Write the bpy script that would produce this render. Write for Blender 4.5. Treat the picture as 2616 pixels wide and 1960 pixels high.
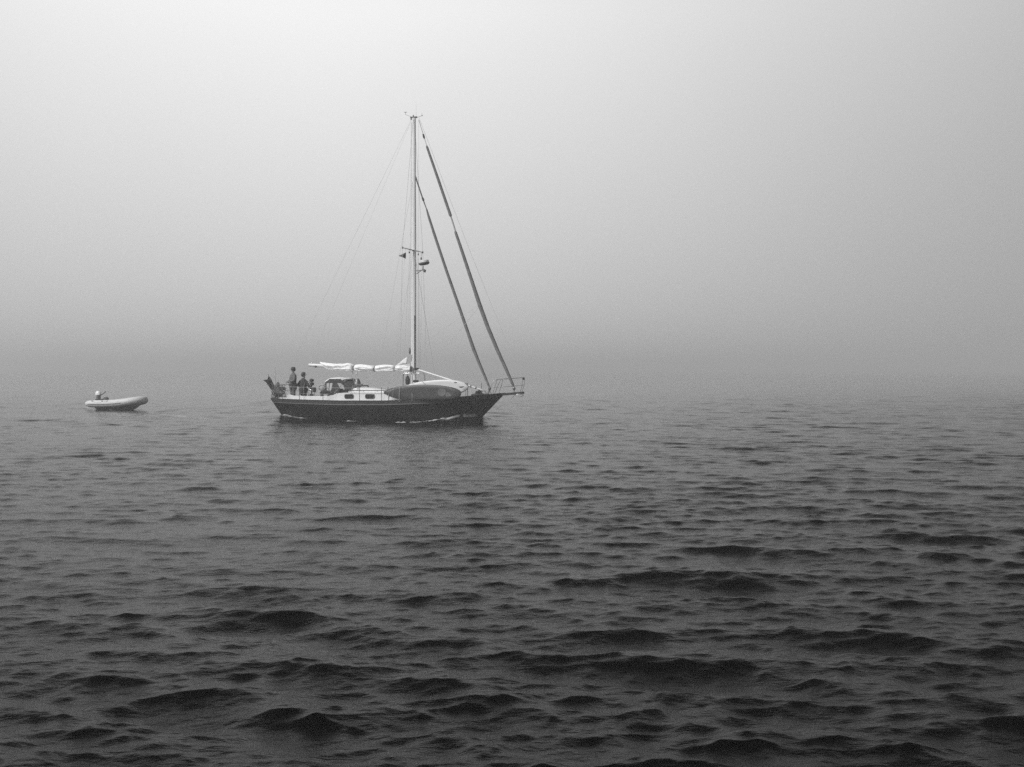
import bpy, math, random
import numpy as np
from mathutils import Vector, Matrix, noise as mnoise
R = math.radians
random.seed(7)
C = bpy.context.scene
col = C.collection
for o in list(bpy.data.objects): bpy.data.objects.remove(o)

# ------------------------------------------------------------------ camera
CAM_H, F_PX, HORIZON = 2.35, 3300.0, 945.0
cam_d = bpy.data.cameras.new('camera'); cam = bpy.data.objects.new('camera', cam_d); col.objects.link(cam)
cam.location = (0, 0, CAM_H); cam.rotation_euler = (R(90), 0, 0)
cam_d.sensor_width = 36; cam_d.lens = F_PX/2616*36; cam_d.shift_y = -(980-HORIZON)/2616
cam_d.clip_start = 0.1; cam_d.clip_end = 9000
C.camera = cam

# ------------------------------------------------------------------ light
SUN_EL, SUN_AZ = 42, 236
w = bpy.data.worlds.new('World'); C.world = w; w.use_nodes = True
nt = w.node_tree; N = nt.nodes; L = nt.links
for n in list(N): N.remove(n)
out = N.new('ShaderNodeOutputWorld'); bg = N.new('ShaderNodeBackground'); L.new(bg.outputs[0], out.inputs[0])
sky = N.new('ShaderNodeTexSky'); sky.sky_type = 'NISHITA'; sky.sun_disc = False
sky.sun_elevation = R(SUN_EL); sky.sun_rotation = R(SUN_AZ)
bw = N.new('ShaderNodeRGBToBW'); L.new(sky.outputs[0], bw.inputs[0])
tc = N.new('ShaderNodeTexCoord'); sep = N.new('ShaderNodeSeparateXYZ'); L.new(tc.outputs['Generated'], sep.inputs[0])
def math_n(op, a, b=None, c=None, clamp=False):
    m = N.new('ShaderNodeMath'); m.operation = op; m.use_clamp = clamp
    for i, v in enumerate((a, b, c)):
        if v is None: continue
        if isinstance(v, (int, float)): m.inputs[i].default_value = v
        else: L.new(v, m.inputs[i])
    return m.outputs[0]
# thick cloud: brightest in a band low over the water, towards the left, dim overhead
el = N.new('ShaderNodeMapRange'); el.interpolation_type = 'LINEAR'
L.new(sep.outputs['Z'], el.inputs[0])
el.inputs[1].default_value = 0.0; el.inputs[2].default_value = 0.30; el.inputs[3].default_value = 0.52; el.inputs[4].default_value = 0.92
ov = N.new('ShaderNodeMapRange'); ov.interpolation_type = 'SMOOTHSTEP'
L.new(sep.outputs['Z'], ov.inputs[0])
ov.inputs[1].default_value = 0.26; ov.inputs[2].default_value = 0.44; ov.inputs[3].default_value = 1.0; ov.inputs[4].default_value = 0.10
dx_ = math_n('MULTIPLY', math_n('ADD', sep.outputs['X'], 0.16), 1.9)
side = math_n('MULTIPLY_ADD', math_n('EXPONENT', math_n('MULTIPLY', math_n('MULTIPLY', dx_, dx_), -1.0)), 0.75, 0.32)
cl = N.new('ShaderNodeTexNoise'); cl.inputs['Scale'].default_value = 2.2; cl.inputs['Detail'].default_value = 3
L.new(tc.outputs['Generated'], cl.inputs['Vector'])
clm = math_n('MULTIPLY_ADD', cl.outputs[0], 0.12, 0.94)
v = math_n('MULTIPLY', math_n('MULTIPLY', el.outputs[0], ov.outputs[0]), math_n('MULTIPLY', side, clm))
v = math_n('MULTIPLY_ADD', bw.outputs[0], 0.01, v)
comb = N.new('ShaderNodeCombineColor')
for i in range(3): L.new(v, comb.inputs[i])
L.new(comb.outputs[0], bg.inputs[0]); bg.inputs[1].default_value = 1.0
sd = bpy.data.lights.new('sun', 'SUN'); so = bpy.data.objects.new('sun', sd); col.objects.link(so)
sd.energy = 3.7; sd.angle = R(28); sd.color = (1, 1, 1)
az = R(SUN_AZ); e = R(SUN_EL)
sv = Vector((math.sin(az)*math.cos(e), math.cos(az)*math.cos(e), math.sin(e)))
so.rotation_euler = sv.to_track_quat('Z', 'Y').to_euler()
C.view_settings.view_transform = 'Standard'; C.view_settings.look = 'None'
C.view_settings.exposure = 0.0; C.view_settings.gamma = 1.0
C.render.engine = 'CYCLES'
C.cycles.max_bounces = 12; C.cycles.volume_bounces = 9; C.cycles.diffuse_bounces = 3; C.cycles.glossy_bounces = 3
C.cycles.use_denoising = False
C.cycles.sample_clamp_indirect = 4
C.render.film_transparent = False

# ------------------------------------------------------------------ helpers
def grey(v): return (v, v, v, 1)
def mat(name, v, rough=0.6, metal=0.0, var=0.12, scale=3.0, bump=0.0, bscale=20, spec=0.5, coat=0):
    m = bpy.data.materials.new(name); m.use_nodes = True
    n = m.node_tree.nodes; l = m.node_tree.links; b = n['Principled BSDF']
    t = n.new('ShaderNodeTexCoord'); ns = n.new('ShaderNodeTexNoise'); ns.inputs['Scale'].default_value = scale
    ns.inputs['Detail'].default_value = 6; ns.inputs['Roughness'].default_value = 0.65
    l.new(t.outputs['Object'], ns.inputs['Vector'])
    mr = n.new('ShaderNodeMapRange'); l.new(ns.outputs[0], mr.inputs[0])
    mr.inputs[1].default_value = 0.25; mr.inputs[2].default_value = 0.75
    mr.inputs[3].default_value = v*(1-var); mr.inputs[4].default_value = v*(1+var)
    cc = n.new('ShaderNodeCombineColor')
    for i in range(3): l.new(mr.outputs[0], cc.inputs[i])
    l.new(cc.outputs[0], b.inputs['Base Color'])
    b.inputs['Roughness'].default_value = rough; b.inputs['Metallic'].default_value = metal
    b.inputs['Specular IOR Level'].default_value = spec; b.inputs['Coat Weight'].default_value = coat
    if bump:
        n2 = n.new('ShaderNodeTexNoise'); n2.inputs['Scale'].default_value = bscale; n2.inputs['Detail'].default_value = 4
        l.new(t.outputs['Object'], n2.inputs['Vector'])
        bp = n.new('ShaderNodeBump'); bp.inputs['Strength'].default_value = 1; bp.inputs['Distance'].default_value = bump
        l.new(n2.outputs[0], bp.inputs['Height']); l.new(bp.outputs[0], b.inputs['Normal'])
    return m
M = dict(
    hull=mat('hull_paint', 0.007, 0.45, var=0.25, scale=1.2, coat=0.0, spec=0.25),
    wood=mat('bulwark_wood', 0.05, 0.5, var=0.25, scale=5),
    stripe=mat('stripe_paint', 0.10, 0.5),
    deck=mat('deck_paint', 0.55, 0.7, bump=0.002),
    white=mat('white_gelcoat', 0.72, 0.35, var=0.06, scale=2),
    glass=mat('dark_glass', 0.02, 0.1, var=0.2),
    frame=mat('window_frame', 0.12, 0.4),
    clear=mat('clear_vinyl', 0.5, 0.2, var=0.15, scale=3),
    sail=mat('sailcloth', 0.9, 0.8, var=0.05, scale=4, bump=0.012, bscale=9),
    furled=mat('furled_cover', 0.15, 0.85, var=0.3, scale=6, bump=0.006, bscale=14),
    pale_furled=mat('furled_sailcloth', 0.38, 0.85, var=0.2),
    canvas=mat('dark_canvas', 0.045, 0.9, var=0.25, scale=6, bump=0.004),
    wcanvas=mat('white_canvas', 0.75, 0.85, var=0.08, bump=0.004),
    alu=mat('painted_spar', 0.75, 0.4, var=0.08, scale=1.5),
    steel=mat('stainless_steel', 0.45, 0.3, metal=0.7),
    rope=mat('rope_fibre', 0.6, 0.9), wire=mat('rigging_wire', 0.55, 0.6),
    black=mat('black_fitting', 0.03, 0.5, var=0.3), strap=mat('sail_tie_webbing', 0.12, 0.9),
    board=mat('dark_board', 0.045, 0.4, var=0.2, scale=2.5, spec=0.3),
    patch=mat('board_graphic', 0.10, 0.5, var=0.5, scale=3),
    wboard=mat('white_board', 0.6, 0.35, var=0.06),
    teak=mat('teak_trim', 0.10, 0.7, var=0.25, scale=8),
    skin=mat('skin', 0.28, 0.6), hair=mat('hair', 0.03, 0.9),
    shirt=mat('mottled_shirt', 0.12, 0.9, var=0.55, scale=6), pants=mat('trousers', 0.09, 0.9, var=0.35, scale=8),
    jacket=mat('dark_jacket', 0.035, 0.9, var=0.3, scale=6), dpants=mat('dark_trousers', 0.03, 0.9, var=0.3),
    hat=mat('hat_cloth', 0.07, 0.9), flag=mat('flag_cloth', 0.05, 0.9, var=0.45, scale=5),
    tube=mat('inflatable_fabric', 0.62, 0.55, var=0.08, scale=3), tubehull=mat('dinghy_hull', 0.07, 0.5),
    tpatch=mat('rubber_trim', 0.10, 0.8), cowl=mat('outboard_cowl', 0.8, 0.3, var=0.04), leg=mat('outboard_leg', 0.10, 0.5),
    net=mat('rail_netting', 0.10, 0.9, var=0.5, scale=9), radar=mat('radar_plastic', 0.8, 0.5),
    cushion=mat('pale_cushion', 0.36, 0.8, var=0.2),
)
class MB:
    def __init__(s): s.v = []; s.f = []
    def add(s, vs, fs):
        b = len(s.v); s.v += [tuple(p) for p in vs]; s.f += [tuple(i+b for i in f) for f in fs]; return s
    def box(s, c, d, rot=None):
        vs = [Vector((x*d[0]/2, y*d[1]/2, z*d[2]/2)) for x in (-1, 1) for y in (-1, 1) for z in (-1, 1)]
        if rot: vs = [rot @ q for q in vs]
        return s.add([q+Vector(c) for q in vs], [(0,1,3,2),(4,6,7,5),(0,4,5,1),(2,3,7,6),(0,2,6,4),(1,5,7,3)])
    def rbox(s, c, d, r=0.02, rot=None):       # box with chamfered long edges and caps
        x, y, z = d[0]/2, d[1]/2, d[2]/2; r = min(r, x*.9, y*.9, z*.9)
        ring = [(x-r,y),(x,y-r),(x,-y+r),(x-r,-y),(-x+r,-y),(-x,-y+r),(-x,y-r),(-x+r,y)]
        vs = []
        for (sc, zz) in ((1, -z), (0, -z+r), (0, z-r), (1, z)):
            for (a, b) in ring:
                k = r*sc*.9; vs.append(Vector((a-math.copysign(k, a), b-math.copysign(k, b), zz)))
        if rot: vs = [rot @ q for q in vs]
        fs = [tuple(range(7, -1, -1)), tuple(range(24, 32))]
        for i in range(3):
            for j in range(8): fs.append((i*8+j, i*8+(j+1) % 8, (i+1)*8+(j+1) % 8, (i+1)*8+j))
        return s.add([q+Vector(c) for q in vs], fs)
    def tube(s, pts, rad, seg=8, closed=False, flat=1.0):
        pts = [Vector(p) for p in pts]; n = len(pts)
        if isinstance(rad, (int, float)): rad = [rad]*n
        vs = []; up = None
        for i, p in enumerate(pts):
            a = pts[(i-1) % n] if (closed or i > 0) else p; b = pts[(i+1) % n] if (closed or i < n-1) else p
            t = (b-a).normalized()
            if up is None: up = Vector((0, 1, 0)) if abs(t.y) < .9 else Vector((1, 0, 0))
            u = (up - t*up.dot(t)).normalized(); w_ = t.cross(u); up = u
            for k in range(seg):
                an = 2*math.pi*k/seg
                vs.append(p + (u*math.cos(an)*flat + w_*math.sin(an))*rad[i])
        fs = []
        for i in range(n if closed else n-1):
            j = (i+1) % n
            for k in range(seg): fs.append((i*seg+k, i*seg+(k+1) % seg, j*seg+(k+1) % seg, j*seg+k))
        if not closed: fs += [tuple(range(seg-1, -1, -1)), tuple((n-1)*seg+k for k in range(seg))]
        return s.add(vs, fs)
    def ell(s, c, r, nu=12, nv=8, rot=None):
        vs = [Vector((0, 0, r[2]))]; fs = []
        for i in range(1, nv):
            t = math.pi*i/nv
            for j in range(nu):
                a = 2*math.pi*j/nu; vs.append(Vector((r[0]*math.sin(t)*math.cos(a), r[1]*math.sin(t)*math.sin(a), r[2]*math.cos(t))))
        vs.append(Vector((0, 0, -r[2])))
        for j in range(nu):
            fs.append((0, 1+j, 1+(j+1) % nu)); e_ = len(vs)-1; b = 1+(nv-2)*nu; fs.append((e_, b+(j+1) % nu, b+j))
        for i in range(nv-2):
            for j in range(nu):
                a = 1+i*nu+j; b = 1+i*nu+(j+1) % nu; fs.append((a, a+nu, b+nu, b))
        if rot: vs = [rot @ q for q in vs]
        return s.add([q+Vector(c) for q in vs], fs)
    def grid(s, rows, close_u=False):
        n = len(rows); m = len(rows[0]); vs = [p for r_ in rows for p in r_]; fs = []
        for i in range(n-1):
            for j in range(m if close_u else m-1):
                k = (j+1) % m; fs.append((i*m+j, i*m+k, (i+1)*m+k, (i+1)*m+j))
        return s.add(vs, fs)
    def loft(s, rows):
        s_b = len(s.v); s.grid(rows, True); n = len(rows); m = len(rows[0])
        s.f.append(tuple(s_b+k for k in range(m-1, -1, -1))); s.f.append(tuple(s_b+(n-1)*m+k for k in range(m))); return s
    def prism(s, pts, axis, d0, d1):           # polygon in the two other axes, extruded
        def mk(p, d):
            return {'y': (p[0], d, p[1]), 'z': (p[0], p[1], d), 'x': (d, p[0], p[1])}[axis]
        n = len(pts); vs = [mk(p, d0) for p in pts]+[mk(p, d1) for p in pts]
        fs = [tuple(range(n-1, -1, -1)), tuple(range(n, 2*n))]+[(i, (i+1) % n, n+(i+1) % n, n+i) for i in range(n)]
        return s.add(vs, fs)
    def build(s, name, m, parent=None, smooth=True, label=None):
        me = bpy.data.meshes.new(name); me.from_pydata(s.v, [], s.f); me.validate(); me.update()
        import bmesh
        bm = bmesh.new(); bm.from_mesh(me); bmesh.ops.recalc_face_normals(bm, faces=bm.faces); bm.to_mesh(me); bm.free()
        me.materials.append(m)
        if smooth: me.shade_smooth(); me.set_sharp_from_angle(angle=R(40))
        o = bpy.data.objects.new(name, me); col.objects.link(o)
        if parent: o.parent = parent
        if label: o['label'] = label
        return o
def tag(o, label=None, cat=None, group=None, kind=None):
    if label: o['label'] = label
    if cat: o['category'] = cat
    if group: o['group'] = group
    if kind: o['kind'] = kind
    return o
def empty(name, loc, rz=0):
    o = bpy.data.objects.new(name, None); col.objects.link(o); o.location = loc; o.rotation_euler = (0, 0, rz); o.empty_display_size = .3
    return o
def interp(x, xs, ys): return float(np.interp(x, xs, ys))

# ------------------------------------------------------------------ where the sailboat lies
BX, BY, BA = -4.56, 60.0, R(18)
ca, sa = math.cos(BA), math.sin(BA)
def P(px, py, ly=0.0):
    """boat-frame point at lateral offset ly, measured from the photograph"""
    k = (px-1308)/F_PX
    x = (k*(BY+ly*ca) - BX - ly*sa)/(ca + k*sa)
    d = BY - x*sa + ly*ca
    return Vector((x, ly, CAM_H-(py-HORIZON)/F_PX*d))
def W(p): return Vector((BX+p[0]*ca+p[1]*sa, BY-p[0]*sa+p[1]*ca, p[2]))

XS, XB = -7.05, 4.46
def sheer(u): return interp(u, [0, .15, .35, .55, .75, .9, 1], [.97, .935, .91, .93, 1.02, 1.17, 1.28])
def hb(u):      # half breadth at the sheer
    return interp(u, [0, .05, .12, .22, .35, .5, .6, .7, .8, .88, .94, .98, 1], [.72, .92, 1.15, 1.42, 1.64, 1.74, 1.73, 1.62, 1.34, .98, .58, .24, .02])
def sm(t): t = max(0, min(1, t)); return t*t*(3-2*t)
ZB = -0.75
def hullpt(u, z, side=-1, off=0.0):
    zs = sheer(u); x = XS+(XB-XS)*u
    x += -1.0*sm((u-.55)/.45)*(zs-z) + .72*(1-sm(u/.3))*(zs-z)
    vv = (zs-z)/(zs-ZB); vv = max(0, min(1, vv))
    f0 = (1-vv**2.6)**.62; f1 = (1-vv**1.15)
    k = sm((u-.55)/.45)*.85; f = f0*(1-k)+f1*k
    y = hb(u)*f + off
    return Vector((x, side*max(y, 0.004), z))

# ------------------------------------------------------------------ water
def smooth01(t): t = np.clip(t, 0, 1); return t*t*(3-2*t)
def make_water():
    rng = np.random.default_rng(21)
    rr = list(np.arange(0.5, 6, .3)); r = 6.0
    while r < 2450:
        rr.append(r)
        if r < 90:
            d = min(.00045*r*r, .0024*r)
        elif r < 500: d = .0024*r*(r/90)**.9
        else: d = .035*r
        r += d
    rr = np.array(rr+[2450.0]); nr = len(rr)
    th = np.concatenate([np.arange(-26, 26, .045), np.arange(26, 334, 2.2)])*math.pi/180; nc = len(th)
    drr = np.gradient(rr)
    X = (rr[:, None]*np.sin(th)[None, :]).astype(np.float64); Y = (rr[:, None]*np.cos(th)[None, :])
    Z = np.zeros_like(X); DX = np.zeros_like(X); DY = np.zeros_like(X)
    lams = np.exp(np.linspace(math.log(7.0), math.log(.06), 210))
    main = R(-97)
    for i, lam in enumerate(lams):
        lam *= rng.uniform(.97, 1.03); k = 2*math.pi/lam
        spread = .40 if lam > 2 else (.5 if lam > .7 else .8)
        a_ = main + rng.normal(0, spread)
        # slope carried by each component
        s = .026*math.exp(-abs((math.log(lam/.5))/1.75)**4)*(.85 if lam > 1.4 else 1)
        
        A = s/k; ph = rng.uniform(0, 2*math.pi)
        att = 1-smooth01((drr*2.4/lam-.6)/.6)
        n = int(np.max(np.nonzero(att > .01)[0]))+1 if (att > .01).any() else 0
        if n == 0: continue
        kx, ky = k*math.cos(a_), k*math.sin(a_)
        p = (kx*X[:n]+ky*Y[:n]+ph).astype(np.float32)
        # slow amplitude grouping so that waves come in patches
        cs = np.cos(p)*A*att[:n, None]; sn = np.sin(p)*A*att[:n, None]*1.3
        Z[:n] += cs; DX[:n] -= math.cos(a_)*sn; DY[:n] -= math.sin(a_)*sn
    # gust patches: calmer and rougher areas
    g = 1+.22*np.sin(X*.31+Y*.12+1.0)*np.sin(Y*.21-X*.07+.4)+.12*np.sin(X*.9+.3*Y)*np.sin(Y*.55+2)
    rr_ = np.sqrt(X*X+Y*Y)+.01
    g *= (.49+.80*np.exp(-rr_/13))*(1+.14*np.tanh(2.6*X/rr_))
    Z *= g; DX *= g; DY *= g
    X += DX; Y += DY
    # boat frame
    lx = (X-BX)*ca-(Y-BY)*sa; ly = (X-BX)*sa+(Y-BY)*ca
    foam = np.zeros_like(X)
    calm = smooth01((-6.6-lx)/1.2)*smooth01((lx+34)/14)*np.exp(-(np.abs(ly)/1.7)**4)
    Z *= 1-.6*calm
    us = np.linspace(0, 1, 60)
    wl = np.array([hullpt(u, 0.03) for u in us]); wx = wl[:, 0]; wy = -wl[:, 1]
    yb = np.interp(lx, wx, wy, left=0, right=0)
    dist = np.abs(ly)-yb
    near = np.exp(-np.clip(dist, 0, None)**2/.28)
    # own wave of the boat: crest at the bow, trough amidships, crest at the quarter and behind
    prof = np.interp(lx, [-16, -13, -10.5, -8.4, -7.2, -6.3, -5.2, -4, -2, 1.0, 2.0, 2.7, 3.2, 3.7, 4.3],
                     [0, .12, -.13, .14, .20, .24, .12, 0, -.04, 0, .12, .30, .36, .12, 0])
    wide = np.exp(-np.clip(dist, 0, None)**2/1.6)
    Z += prof*np.where(lx < -5, np.exp(-ly**2/5.0), wide*.6+near*.4)
    # diverging wake
    ax = 2.8-lx; arm = np.abs(np.abs(ly)-(yb*.4+.25+.33*ax)); on = (ax > 0)*np.exp(-np.clip(ax-2, 0, None)/14)
    Z += on*.07*np.exp(-(arm/.55)**2)*np.cos(ax*1.6+ly*.4)
    rg = np.random.default_rng(4)
    def fnoise(sx, sy, seed):
        q = np.random.default_rng(seed); t = np.zeros_like(lx)
        for j in range(7):
            t += np.sin(lx*sx*q.uniform(.5, 1.8)+ly*sy*q.uniform(-1.5, 1.5)+q.uniform(0, 6))
        return t/3.2
    reg = (np.abs(lx) < 22) & (np.abs(ly) < 16)
    nz = fnoise(5, 6, 3); nz2 = fnoise(14, 12, 8)
    stern_f = 1.0*np.exp(-((lx+5.8)/.8)**2)*np.exp(-((dist-.15)/.3)**2)
    mid_f = 2.0*np.exp(-((lx+2.1)/.55)**2)*np.exp(-((dist-.3)/.18)**2)
    bowf = 1.7*smooth01((3.35-lx)/.3)*smooth01((lx+.8)/1.4)*np.exp(-((dist-.28-.13*np.clip(2.6-lx, 0, 9))/(.27+.16*smooth01((2.4-lx)/1.5)))**2)
    trail = .8*smooth01((-7-lx)/.6)*smooth01((lx+19)/8)*np.exp(-(ly/.8)**2)
    # dinghy wake
    ddx = X+DGX; ddy = Y-DGY
    dl = ddx*math.cos(DGA)-ddy*math.sin(DGA); dw = ddx*math.sin(DGA)+ddy*math.cos(DGA)
    dfo = .55*smooth01((-1.6-dl)/.3)*smooth01((dl+4.2)/2.2)*np.exp(-(dw/.5)**2) + .35*np.exp(-((np.abs(dw)-.95)/.16)**2)*smooth01((dl+1.9)/.4)*smooth01((1.0-dl)/.8)
    Z += .10*np.exp(-((dl+2.2)/1.3)**2-(dw/1.3)**2)
    foam = np.where(reg, np.clip((stern_f+mid_f+bowf*1.1)*(.75+.5*nz+.3*nz2), 0, 1), 0)+np.clip(trail*(.4+nz*.8), 0, .5)*reg
    foam = foam+np.clip(dfo*(.7+.6*np.sin(X*9+Y*7)+.4*np.sin(X*17-Y*11)), 0, .8)
    Z += foam*(.03+.02*nz2)
    co = np.stack([X, Y, Z], -1).reshape(-1, 3).astype(np.float32)
    i = np.arange(nr-1)[:, None]; j = np.arange(nc)[None, :]; j2 = (j+1) % nc
    q = np.stack([i*nc+j+0*j2, (i+1)*nc+j, (i+1)*nc+j2, i*nc+j2+0*i], -1).reshape(-1, 4).astype(np.int32)
    # centre cap
    nv = co.shape[0]; co = np.vstack([co, [[0, 0, 0]]]).astype(np.float32)
    tri = np.stack([np.full(nc, nv), np.arange(nc), (np.arange(nc)+1) % nc], -1).astype(np.int32)
    me = bpy.data.meshes.new('sea_water')
    me.vertices.add(len(co)); me.vertices.foreach_set('co', co.ravel())
    nl = q.size+tri.size; me.loops.add(nl); me.loops.foreach_set('vertex_index', np.concatenate([q[:, ::-1].ravel(), tri[:, ::-1].ravel()]))
    npoly = len(q)+len(tri); me.polygons.add(npoly)
    ls = np.concatenate([np.arange(len(q))*4, q.size+np.arange(len(tri))*3]).astype(np.int32)
    me.polygons.foreach_set('loop_start', ls)
    me.update(calc_edges=True)
    me.polygons.foreach_set('use_smooth', np.ones(npoly, bool))
    at = me.attributes.new('foam', 'FLOAT', 'POINT'); at.data.foreach_set('value', np.append(foam.ravel(), 0).astype(np.float32))
    m = bpy.data.materials.new('sea_water'); m.use_nodes = True
    n = m.node_tree.nodes; l = m.node_tree.links; b = n['Principled BSDF']
    b.inputs['Base Color'].default_value = grey(.0015); b.inputs['IOR'].default_value = 1.125; b.inputs['Roughness'].default_value = .07
    t = n.new('ShaderNodeTexCoord'); mp = n.new('ShaderNodeMapping'); l.new(t.outputs['Object'], mp.inputs[0]); mp.inputs['Scale'].default_value = (1, 1.7, 1)
    n1 = n.new('ShaderNodeTexNoise'); n1.inputs['Scale'].default_value = 14; n1.inputs['Detail'].default_value = 5; n1.inputs['Roughness'].default_value = .6
    l.new(mp.outputs[0], n1.inputs['Vector'])
    bp = n.new('ShaderNodeBump'); bp.inputs['Strength'].default_value = 1; bp.inputs['Distance'].default_value = .009
    l.new(n1.outputs[0], bp.inputs['Height']); l.new(bp.outputs[0], b.inputs['Normal'])
    fa = n.new('ShaderNodeAttribute'); fa.attribute_name = 'foam'
    n2 = n.new('ShaderNodeTexNoise'); n2.inputs['Scale'].default_value = 16; n2.inputs['Detail'].default_value = 8; n2.inputs['Roughness'].default_value = .75; l.new(t.outputs['Object'], n2.inputs['Vector'])
    ad = n.new('ShaderNodeMath'); ad.operation = 'ADD'; ad.operation = 'MULTIPLY'; l.new(fa.outputs['Fac'], ad.inputs[0]); l.new(n2.outputs[0], ad.inputs[1])
    mr = n.new('ShaderNodeMapRange'); l.new(ad.outputs[0], mr.inputs[0]); mr.inputs[1].default_value = .10; mr.inputs[2].default_value = .42; mr.inputs[4].default_value = .85
    fb = n.new('ShaderNodeBsdfDiffuse'); fb.inputs[0].default_value = grey(.62)
    mx = n.new('ShaderNodeMixShader'); l.new(mr.outputs[0], mx.inputs[0]); l.new(b.outputs[0], mx.inputs[1]); l.new(fb.outputs[0], mx.inputs[2])
    l.new(mx.outputs[0], n['Material Output'].inputs[0])
    me.materials.append(m)
    o = bpy.data.objects.new('water', me); col.objects.link(o)
    tag(o, 'dark choppy sea running out into the fog', kind='structure')
DGX, DGY, DGA = 23.12, 76.0, R(20)      # dinghy at (-DGX, DGY)
make_water()

# ------------------------------------------------------------------ sailboat
boat = empty('sailboat', (BX, BY, 0), -BA)
tag(boat, 'dark hulled cutter under bare mast with white mainsail stowed on its boom', 'sailboat')

def hull():
    us = [i/70 for i in range(71)]
    b = MB(); rows = []
    zz = [0, .04, .1, .18, .28, .38, .5, .62, .74, .85, .94, 1]
    for u in us:
        zs = sheer(u)-.15; ring = []
        for t in zz: ring.append(hullpt(u, zs+(ZB-zs)*t, -1))
        for t in reversed(zz[:-1]): ring.append(hullpt(u, zs+(ZB-zs)*t, 1))
        rows.append(ring)
    b.grid(rows)
    b.f.append(tuple(range(len(rows[0]))))
    h = b.build('hull', M['hull'], boat)
    # bulwark: the top plank, closed inside
    for s in (-1, 1):
        rows = []
        for u in us:
            z1 = sheer(u); o0 = hullpt(u, z1-.153, s, .012); o1 = hullpt(u, z1, s, .012)
            i1 = hullpt(u, z1, s, -.04); i0 = hullpt(u, z1-.153, s, -.05)
            cap = hullpt(u, z1, s, .03)+Vector((0, 0, .03)); cap2 = hullpt(u, z1, s, -.06)+Vector((0, 0, .03))
            rows.append([o0, o1, cap, cap2, i1, i0])
        MB().loft(rows).build('bulwark', M['wood'], h)
        MB().tube([hullpt(u, sheer(u)-.17, s, .02) for u in us], .016, 6).build('rubbing_strake', M['stripe'], h)
    a = MB(); z = sheer(0)          # transom top plank
    a.add([hullpt(0, z+.03, -1), hullpt(0, z+.03, 1), hullpt(0, z-.16, 1), hullpt(0, z-.16, -1)]+
          [q+Vector((.06, 0, 0)) for q in (hullpt(0, z+.03, -1), hullpt(0, z+.03, 1), hullpt(0, z-.16, 1), hullpt(0, z-.16, -1))],
          [(0,1,2,3),(7,6,5,4),(0,4,5,1),(3,2,6,7),(0,3,7,4),(1,5,6,2)]); a.build('taffrail', M['wood'], h)
    r = MB(); r.prism([(-6.95, .45), (-6.55, .45), (-6.2, -.2), (-6.1, -.9), (-6.5, -.9), (-6.62, -.1)], 'y', -.035, .035); r.build('rudder', M['hull'], h)
    d = MB(); rows = []
    for u in us:
        y = hullpt(u, sheer(u)-.14, -1, -.02); w_ = -y.y
        rows.append([Vector((y.x, -w_+2*w_*k/8, sheer(u)-.11+.05*w_*(1-(k/4-1)**2))) for k in range(9)])
    d.grid(rows).build('deck', M['deck'], boat)
hull()

def zsh(x):   # sheer height at boat x
    return sheer((x-XS)/(XB-XS))
def wsh(x): return hb((x-XS)/(XB-XS))

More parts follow.
